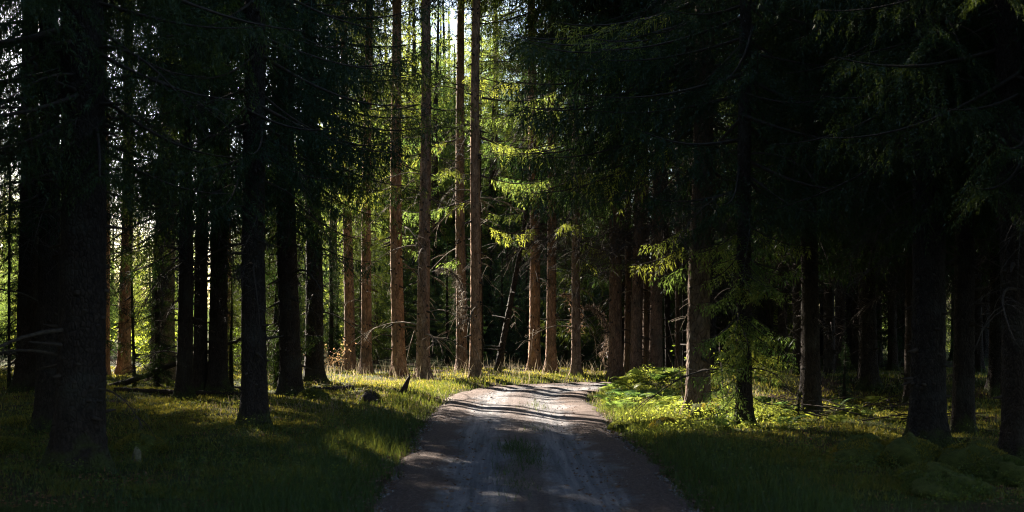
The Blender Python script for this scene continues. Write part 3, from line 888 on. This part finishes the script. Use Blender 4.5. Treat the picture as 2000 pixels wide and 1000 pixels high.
kites(mb, P, D, r.uniform(0.02, 0.06, n), r.uniform(0.005, 0.016, n))
struct(ob("forest_litter", mb.mesh("forest_litter", [LITTER])), "stuff", "brown twigs, cones and dead leaves scattered over the moss", "forest litter")

# leafy herbs of the sunlit bed at the right verge
r = np.random.default_rng(77)
n = 42000
x = r.uniform(1.6, 5.5, n); y = r.uniform(16.5, 29, n)
P, rd = ground_pts(x, y)
keep = (rd > HR + 0.15) & (rd < 4.2) & (r.random(n) < 0.25 + 0.75 * clump(x, y, 1.5))
P = P[keep]; n = len(P); hh = 0.04 + 0.24 * sm(HR + 0.2, HR + 1.2, rd[keep]) * clump(P[:, 0], P[:, 1], 0.8)
P[:, 2] += r.random(n) * hh
mb = MB()
D = np.stack([r.normal(size=n), r.normal(size=n), r.normal(0.2, 0.5, n)], -1)
kites(mb, P, D, r.uniform(0.03, 0.08, n), r.uniform(0.008, 0.024, n), 0, r)
struct(ob("verge_herbs", mb.mesh("verge_herbs", [FERN])), "stuff", "bright leafy herbs filling the sunlit bed on the verge", "herbs")

# dry stalks at the bend
x, y, r = sample(5200, -0.22, 0.16, 25, 37, 5)
P, rd = ground_pts(x, y)
keep = (rd > HR + 0.1) & (P[:, 1] > 28.5) & (r.random(len(x)) < 0.75 * clump(x, y, 0.8)) & (np.abs(P[:, 0] - 0.2) < 7.5)
P = P[keep]; n = len(P)
blades("dry_grass", P, 0.1 + 0.4 * r.random(n)**1.6, 0.008 + 0.006 * r.random(n), 0.6, DRYGRASS, 6, "pale dry grass stalks on the bank at the road bend", "dry grass")

# tuft strip in the middle of the road
r = np.random.default_rng(8)
cx = []
for (px, py, n, sp) in ((1018, 890, 420, 0.13), (1035, 912, 260, 0.12), (1003, 878, 160, 0.10), (1040, 800, 60, 0.12), (1010, 962, 110, 0.13), (985, 930, 60, 0.1), (1050, 845, 50, 0.1)):
    X, Y = at(px, py)
    cx.append(np.stack([X + r.normal(0, sp, n), Y + r.normal(0, sp * 3, n), np.full(n, 0.03)], -1))
P = np.concatenate(cx); n = len(P)
blades("road_grass", P, 0.04 + 0.09 * r.random(n), np.full(n, 0.008), 0.9, GRASS, 9, "sparse grass tuft strip in the middle of the gravel road", "grass")

# gravel and litter
def pebbles(name, P, size, mat, seed, lab, cat):
    r = np.random.default_rng(seed); n = len(P)
    base = np.array([(1, 0, 0), (-1, 0, 0), (0, 1, 0), (0, -1, 0), (0, 0, 1), (0, 0, -1)], float)
    tri = np.array([(0, 2, 4), (2, 1, 4), (1, 3, 4), (3, 0, 4), (2, 0, 5), (1, 2, 5), (3, 1, 5), (0, 3, 5)])
    V = base[None] * size[:, None, None] * r.uniform(0.5, 1.2, (n, 6, 1)) * np.array([1, 1, 0.6])
    a = r.uniform(0, 6.28, n); c, s = np.cos(a)[:, None], np.sin(a)[:, None]
    V = np.stack([V[..., 0] * c - V[..., 1] * s, V[..., 0] * s + V[..., 1] * c, V[..., 2]], -1) + P[:, None, :]
    T = (tri[None] + (np.arange(n) * 6)[:, None, None]).reshape(-1, 3)
    mb = MB(); mb.add(V.reshape(-1, 3), None, T)
    return struct(ob(name, mb.mesh(name, [mat])), "stuff", lab, cat)
x, y, r = sample(80000, -0.2, 0.2, 9.5, 30, 10)
rd = road_dist(x, y)
keep = (rd < 1.55) & (r.random(len(x)) < 0.15 + 0.85 * np.exp(-((rd - 1.3) / 0.3) ** 2) + 0.25 * np.exp(-(rd / 0.25) ** 2))
x, y, rd = x[keep], y[keep], rd[keep]; n = len(x)
pebbles("gravel", np.stack([x, y, 0.032 - 0.025 * np.exp(-((rd / HR - 0.45) / 0.16) ** 2) - 0.05 * sm(1.35, 1.6, rd)], -1), 0.004 + 0.024 * r.random(n) ** 3.5, PEBBLE, 11, "loose gravel and small stones on the road", "gravel")
x, y, r = sample(5200, -0.2, 0.2, 9.5, 28, 41)
rd = road_dist(x, y)
keep = (rd < 2.0) & (r.random(len(x)) < 0.10 + 0.8 * np.exp(-((rd - 1.5) / 0.25) ** 2) + 0.25 * np.exp(-(rd / 0.3) ** 2))
x, y, rd = x[keep], y[keep], rd[keep]; n = len(x)
pebbles("road_stones", np.stack([x, y, 0.035 - 0.05 * sm(1.35, 1.6, rd) + 0.05 * sm(1.6, 2.0, rd)], -1), 0.012 + 0.022 * r.random(n) ** 2, STONE, 42, "coarser stones half sunk along the road's edges and middle", "stones")
x, y, r = sample(26000, -0.3, 0.3, 9.5, 30, 12)
P, rd = ground_pts(x, y)
keep = (rd < 2.2) & (r.random(len(x)) < 0.2 + np.exp(-((rd - 1.45) / 0.22) ** 2))
P = P[keep]; P[:, 2] = np.maximum(P[:, 2], 0.0) + 0.035; n = len(P)
mb = MB()
D = np.stack([r.normal(size=n), r.normal(size=n), r.normal(0, 0.15, n)], -1)
kites(mb, P, D, r.uniform(0.02, 0.07, n), r.uniform(0.008, 0.03, n))
struct(ob("leaf_litter", mb.mesh("leaf_litter", [LITTER])), "stuff", "brown fallen needles and leaves along the road edges", "leaf litter")

# ------------------------------------------------------------------ ferns
def fern_mesh(seed):
    r = np.random.default_rng(seed); mb = MB()
    for k in range(r.integers(5, 9)):
        a = r.uniform(0, 6.28); L = r.uniform(0.35, 0.65); t = np.linspace(0, 1, 14)
        up = r.uniform(0.55, 0.95)
        sp = np.stack([L * 0.75 * t * math.cos(a), L * 0.75 * t * math.sin(a), L * (up * t - 0.75 * up * t ** 2.3)], -1)
        tube(mb, sp, np.linspace(0.004, 0.0015, 14), 3, 0)
        d = np.gradient(sp, axis=0); d /= np.linalg.norm(d, axis=1, keepdims=True)
        sd = np.stack([-math.sin(a) + 0 * t, math.cos(a) + 0 * t, 0 * t], -1)
        for q in (-1, 1):
            ln = L * 0.36 * np.sin(np.pi * (0.12 + 0.88 * t)) ** 0.8 + 0.015
            DD = sd * q + d * 0.4 + np.array([0, 0, -0.15])
            DD /= np.linalg.norm(DD, axis=1, keepdims=True)
            W = d
            V = np.stack([sp, sp + DD * (ln * 0.4)[:, None] + W * 0.02, sp + DD * ln[:, None], sp + DD * (ln * 0.4)[:, None] - W * 0.02], 1).reshape(-1, 3)
            mb.add(V, np.arange(4 * len(t)).reshape(-1, 4), None, 0)
    return mb.mesh("fern", [FERN])
FERNS = [fern_mesh(400 + i) for i in range(5)]
def put_fern(px, py, s, lab, grp):
    x, y = at(px, py)
    o = ob("fern", random.choice(FERNS), None, (x, y, h1(x, y) - 0.01), (0, 0, U(0, 6.28)), (s,) * 3)
    tag(o, lab, "fern", grp)
random.seed(55)
for k in range(80):
    px = U(1160, 1345); py = 752 + abs(random.gauss(0, 1)) * 34
    x, y = at(px, py)
    if road_dist(np.array([x]), np.array([y]))[0] > 1.75 and py < 835:
        put_fern(px, py, U(0.7, 1.25), "bright yellow-green fern in the sunlit bed on the road verge", "ferns of the sunlit verge")
for k in range(26):
    px = U(1385, 1720); py = U(775, 855)
    put_fern(px, py, U(0.5, 0.9), "small fern in the half shade between trunks of the dark stand", "ferns of the dark stand")

# ------------------------------------------------------------------ single things on the forest floor
def lump(name, px, py, wx, hz, mat, label, cat, seed, wy=None, group=None, rough=0.12):
    x, y = at(px, py)
    rr = np.random.default_rng(seed)
    mb = MB()
    nu, nv = 28, 14
    u = np.linspace(0, 2 * np.pi, nu, endpoint=False); v = np.linspace(-0.35, np.pi / 2, nv)
    VV, UU = np.meshgrid(v, u, indexing='ij')
    k = [rr.uniform(0, 6.28) for _ in range(6)]
    rad = 1 + rough * (np.sin(2 * UU + k[0]) * np.cos(2 * VV + k[1]) + 0.7 * np.sin(3 * UU + 4 * VV + k[2]) + 0.5 * np.sin(7 * UU + k[3]) * np.sin(6 * VV + k[4])) + rr.normal(0, 0.018, UU.shape)
    X = wx / 2 * rad * np.cos(VV) * np.cos(UU); Y = (wy or wx) / 2 * rad * np.cos(VV) * np.sin(UU); Z = hz * rad * np.sin(VV)
    V = np.stack([X, Y, Z], -1).reshape(-1, 3)
    i = np.arange(nv - 1)[:, None] * nu; j = np.arange(nu)[None, :]; q = (j + 1) % nu
    mb.add(V, np.stack([i + j, i + q, i + nu + q, i + nu + j], -1).reshape(-1, 4))
    # moss fuzz over the cushion
    if mat in (MOSS, DARKWOOD):
        n = 2600 if mat is MOSS else 700
        uu = rr.uniform(0, 6.28, n); vv = np.arcsin(rr.uniform(0.05, 1, n))
        Pn = np.stack([wx / 2 * np.cos(vv) * np.cos(uu), (wy or wx) / 2 * np.cos(vv) * np.sin(uu), hz * np.sin(vv)], -1) * 0.98
        Dn = np.stack([np.cos(vv) * np.cos(uu), np.cos(vv) * np.sin(uu), np.sin(vv) + 0.3], -1) + rr.normal(0, 0.5, (n, 3))
        kites(mb, Pn, Dn, rr.uniform(0.015, 0.045, n), 0.012, 1, rr)
    o = ob(name, mb.mesh(name, [mat, MOSSBLADE], True), None, (x, y, h1(x, y)), (0, 0, U(-0.4, 0.4)))
    return tag(o, label, cat, group)
lump("moss_mound", 612, 792, 0.62, 0.18, MOSS, "low dark moss mound at the foot of the flared-root spruce", "moss mound", 1)
lump("mossy_stump", 722, 800, 0.46, 0.23, DARKWOOD, "dark hump of a rotten mossy stump beside the pointed snag", "stump", 2)
lump("moss_mound", 275, 902, 0.62, 0.22, MOSS, "moss mound behind a pale chip of wood near the thickest trunk", "moss mound", 3)
lump("moss_mound", 15, 905, 0.5, 0.16, MOSS, "small bright moss mound at the picture's edge by the thickest trunk", "moss mound", 4)
for k, (px, py, wx, hz, lab) in enumerate([
    (1690, 925, 0.7, 0.22, "rounded moss hummock, farthest along toward the road before the massive black trunk"),
    (1775, 930, 0.75, 0.27, "tallest rounded moss hummock at the massive black trunk's foot"),
    (1900, 935, 0.8, 0.24, "broad moss hummock between the massive trunk and the edge trunk"),
    (1815, 965, 0.6, 0.16, "low moss hummock closest to the camera in front of the massive trunk"),
    (1960, 960, 0.6, 0.2, "moss hummock at the picture's edge under the edge trunk"),
    (1850, 990, 0.7, 0.14, "flat moss hummock at the very bottom edge of the picture"),
    (1300, 850, 0.4, 0.12, "small dark moss hump in the grass in front of the fern bed"),
    (1385, 838, 0.55, 0.22, "mossy root hump against the stout verge trunk's foot"),
    (1210, 842, 0.3, 0.1, "tiny moss hump at the grass edge beside the road")]):
    lump("moss_mound", px, py, wx * 1.15, hz * 1.25, MOSS, lab, "moss mound", 20 + k)

def stick(name, pts, r0, r1, mat, label, cat, sides=8, twigs=0, seed=0, group=None):
    mb = MB(); P = np.array(pts, float); o0 = P[0].copy(); Q = P - o0
    t = np.linspace(0, 1, len(Q)); tt = np.linspace(0, 1, 24)
    C = np.stack([np.interp(tt, t, Q[:, i]) for i in range(3)], -1)
    rr = np.random.default_rng(seed)
    C += rr.normal(0, r0 * 0.18, C.shape)
    tube(mb, C, np.linspace(r0, r1, 24), sides)
    for k in range(twigs):
        i = rr.integers(4, 23); L = rr.uniform(0.25, 0.8)
        d = rr.normal(size=3); d[2] = abs(d[2]) * 0.6; d /= np.linalg.norm(d); tv = np.linspace(0, 1, 5)
        q = C[i] + d * L * tv[:, None] + np.stack([0 * tv, 0 * tv, -0.25 * L * tv ** 2], -1)
        tube(mb, q, np.linspace(0.007, 0.003, 5), 4)
    o = ob(name, mb.mesh(name, [mat], True), None, tuple(o0))
    return tag(o, label, cat, group)
def at3(px, py, d):
    return ((px - 1000) / F * d, d, EYE + (HZ - py) / F * d)
stick("fallen_pole", [at3(212, 757, 27), at3(300, 728, 26.4), at3(400, 690, 25.8), at3(470, 660, 25.2)], 0.075, 0.03, LIMB, "fallen bare stem leaning up across the black trunks of the near cluster", "fallen pole", 8, 14, 3)
x0, y0 = at(615, 776); x1, y1 = at(690, 774)
stick("log", [(x0, y0, h1(x0, y0) + 0.05), (x1, y1, h1(x1, y1) + 0.06)], 0.07, 0.06, LIMB, "short grey log lying by the moss mound at the flared-root spruce", "log", 10, 0, 4)
x0, y0 = at(225, 780); x1, y1 = at(470, 787)
stick("log", [(x0, y0, h1(x0, y0) + 0.04), (x1, y1, h1(x1, y1) + 0.04)], 0.06, 0.045, DARKWOOD, "long dark log lying on the moss beneath the black trunk cluster", "log", 10, 5, 5)
for k in range(12):
    px, py = U(1590, 1760), U(795, 850)
    X, Y = at(px, py); a = U(0, 6.28); L = U(0.7, 1.6); z = h1(X, Y)
    stick("fallen_branch", [(X, Y, z + 0.03), (X + L * .5 * math.cos(a), Y + L * .5 * math.sin(a), z + 0.16), (X + L * math.cos(a), Y + L * math.sin(a), z + U(0.1, 0.4))], 0.014, 0.006, LIMB,
          "thin fallen branch lying on moss before the massive black trunk", "fallen branch", 5, 6, 50 + k, "fallen branches in the dark stand")

def snag():
    X, Y = at(787, 783); z = h1(X, Y)
    mb = MB()
    C = np.array([(-.03, 0, -.1), (-.02, 0, .02), (.03, 0, .14), (.08, 0.01, .26), (.115, 0, .36), (.15, 0, .44)])
    tube(mb, C, [.11, .085, .06, .045, .03, .008], 9)
    tube(mb, np.array([(-.02, 0, .0), (-.09, .02, .06), (-.14, .0, .08), (-.17, 0, .15)]), [.07, .05, .035, .012], 7)
    tube(mb, np.array([(.05, 0, .16), (.055, -.02, .24), (.05, -.02, .29)]), [.03, .018, .006], 6)
    rr = np.random.default_rng(3)
    for v in mb.v:
        v += rr.normal(0, 0.006, v.shape)
    tag(ob("snag", mb.mesh("snag", [DARKWOOD], True), None, (X, Y, z)), "pointed black snag sticking up from the sunlit moss by the road", "snag")
snag()
def chip():
    X, Y = at(265, 925)
    mb = MB(); rr = np.random.default_rng(5)
    tube(mb, np.array([(0, 0, -.03), (.01, 0, .05), (.015, .01, .11), (0, .01, .16)]), [.05, .055, .045, .015], 8)
    tag(ob("wood_chip", mb.mesh("wood_chip", [PALEWOOD], True), None, (X, Y, h1(X, Y))), "pale upright chip of wood standing before the moss mound", "wood chip")
chip()

# withered brown boughs
def withered(px, py, d, s, rot, label, seed):
    r_ = np.random.default_rng(seed); mb = MB()
    for k in range(9):
        a = r_.uniform(-0.5, 0.5); L = r_.uniform(0.7, 1.2); t = np.linspace(0, 1, 12)
        c = np.stack([L * 0.55 * np.sin(t * 2.2) * math.cos(a), L * 0.35 * np.sin(t * 2) * math.sin(a * 3), -L * t ** 1.3 + 0.12 * np.sin(t * 5)], -1)
        tube(mb, c, np.linspace(0.007, 0.003, 12), 4, 0)
        for q in range(5):
            D = r_.normal(size=(12, 3)) * 0.8 + np.array([0.2, 0, -0.6])
            kites(mb, c, D, r_.uniform(0.06, 0.2, 12), 0.014, 1, r_)
    o = ob("withered_bough", mb.mesh("withered_bough", [TWIGWOOD, NEEDLE_BROWN]), None, at3(px, py, d), (0, 0, rot), (s,) * 3)
    tag(o, label, "withered bough")
withered(856, 525, 33, 1.25, 0, "withered brown bough hanging beside the reddish scaly spruce", 1)
withered(1098, 575, 33.2, 0.9, 0.5, "smaller withered brown bough hanging beside the dark reddish spruce", 2)
withered(1142, 600, 32, 1.2, -0.2, "long withered brown bough hanging low past the slender spruce", 3)

# bright leafy saplings and low bushes
def leafy(px, py, hgt, wid, n, label, seed, mat=LEAF_BRIGHT, lsz=0.06, group=None, z0=0.15, name="leafy_sapling", cat="sapling"):
    X, Y = at(px, py); r_ = np.random.default_rng(seed)
    e = bpy.data.objects.new(name, None); e.location = (X, Y, h1(X, Y)); COL.objects.link(e)
    tag(e, label, cat, group)
    st = MB(); lf = MB()
    m = 7
    for k in range(m):
        a = r_.uniform(0, 6.28); t = np.linspace(0, 1, 7); zz = hgt * r_.uniform(0.6, 1)
        c = np.stack([wid * .5 * t ** 1.4 * math.cos(a), wid * .5 * t ** 1.4 * math.sin(a), zz * t], -1)
        tube(st, c, np.linspace(0.009, 0.003, 7), 4)
        q = max(4, n // m); tv = r_.uniform(z0, 1, q)
        P = np.stack([np.interp(tv, t, c[:, i]) for i in range(3)], -1) + r_.normal(0, wid * 0.08, (q, 3))
        P[:, 2] = np.maximum(P[:, 2], 0.03)
        kites(lf, P, r_.normal(size=(q, 3)) + np.array([0, 0, -0.2]), r_.uniform(0.6, 1.3, q) * lsz, lsz * 0.6, 0, r_)
    ob("stem", st.mesh("stem", [LIMB]), e); ob("foliage", lf.mesh("foliage", [mat]), e)
    return e
leafy(1338, 815, 1.55, 0.6, 32, "bright sunlit leafy sapling beside the stout verge trunk", 1, z0=0.55)
leafy(1415, 822, 1.5, 0.8, 45, "leafy sapling glowing behind the stout verge trunk", 2, z0=0.45)
leafy(283, 728, 1.7, 1.9, 700, "bright leafy bush behind the thin black stem in the clearing", 3, lsz=0.1, name="leafy_bush", cat="bush")
leafy(465, 735, 1.6, 1.3, 400, "bright leafy bush glimpsed between the cluster and the lone black trunk", 4, lsz=0.1, name="leafy_bush", cat="bush")
leafy(1285, 752, 0.65, 0.5, 160, "small leafy plant standing above the ferns before the greyish trunk", 5, FERN, 0.06)
leafy(655, 730, 1.0, 1.6, 420, "orange-tinged dry bush glowing at the flared-root spruce's far side", 6, DRYGRASS, 0.07, name="dry_bush", cat="bush")

# small spruces in the verge
random.seed(66)
for (px, py, hg, lab) in ((306, 767, 4.3, "drooping dark young spruce before the broad brown twig-veiled trunk"),
                          (543, 770, 6.0, "dark young spruce in the gap between the lone black trunk and the hanging foliage"),
                          (130, 765, 3.6, "dark young spruce added behind the thickest black trunk to shade the moss"),  # added as a low sun blocker for the left moss
                          (452, 768, 2.6, "dark young spruce filling the gap beside the cluster's last black trunk")):
    x, y = at(px, py)
    small_spruce(x, y, hg, lab, None, False)
x, y = at(1453, 850)
e = spruce(x, y, 0.22, "shaggy spruce with sunlit green branches almost to the ground beside the stout verge trunk", None, crown='mid', dead=2, zr=(0.4, 1.6))
for k in range(46):
    z = U(0.3, 3.0); a = U(0, 360)
    ob("branch", LIVEL[1], e, (0, 0, z), (0, R(U(5, 30)), R(a)), (U(0.3, 0.68),) * 3)
for (px, py, hg, lab) in ((1560, 842, 0.5, "tiny spruce seedling on the moss before the dim brown trunk"), (1650, 800, 1.3, "young spruce in shade between the dim brown and massive black trunks")):
    x, y = at(px, py)
    small_spruce(x, y, hg, lab, None, False)
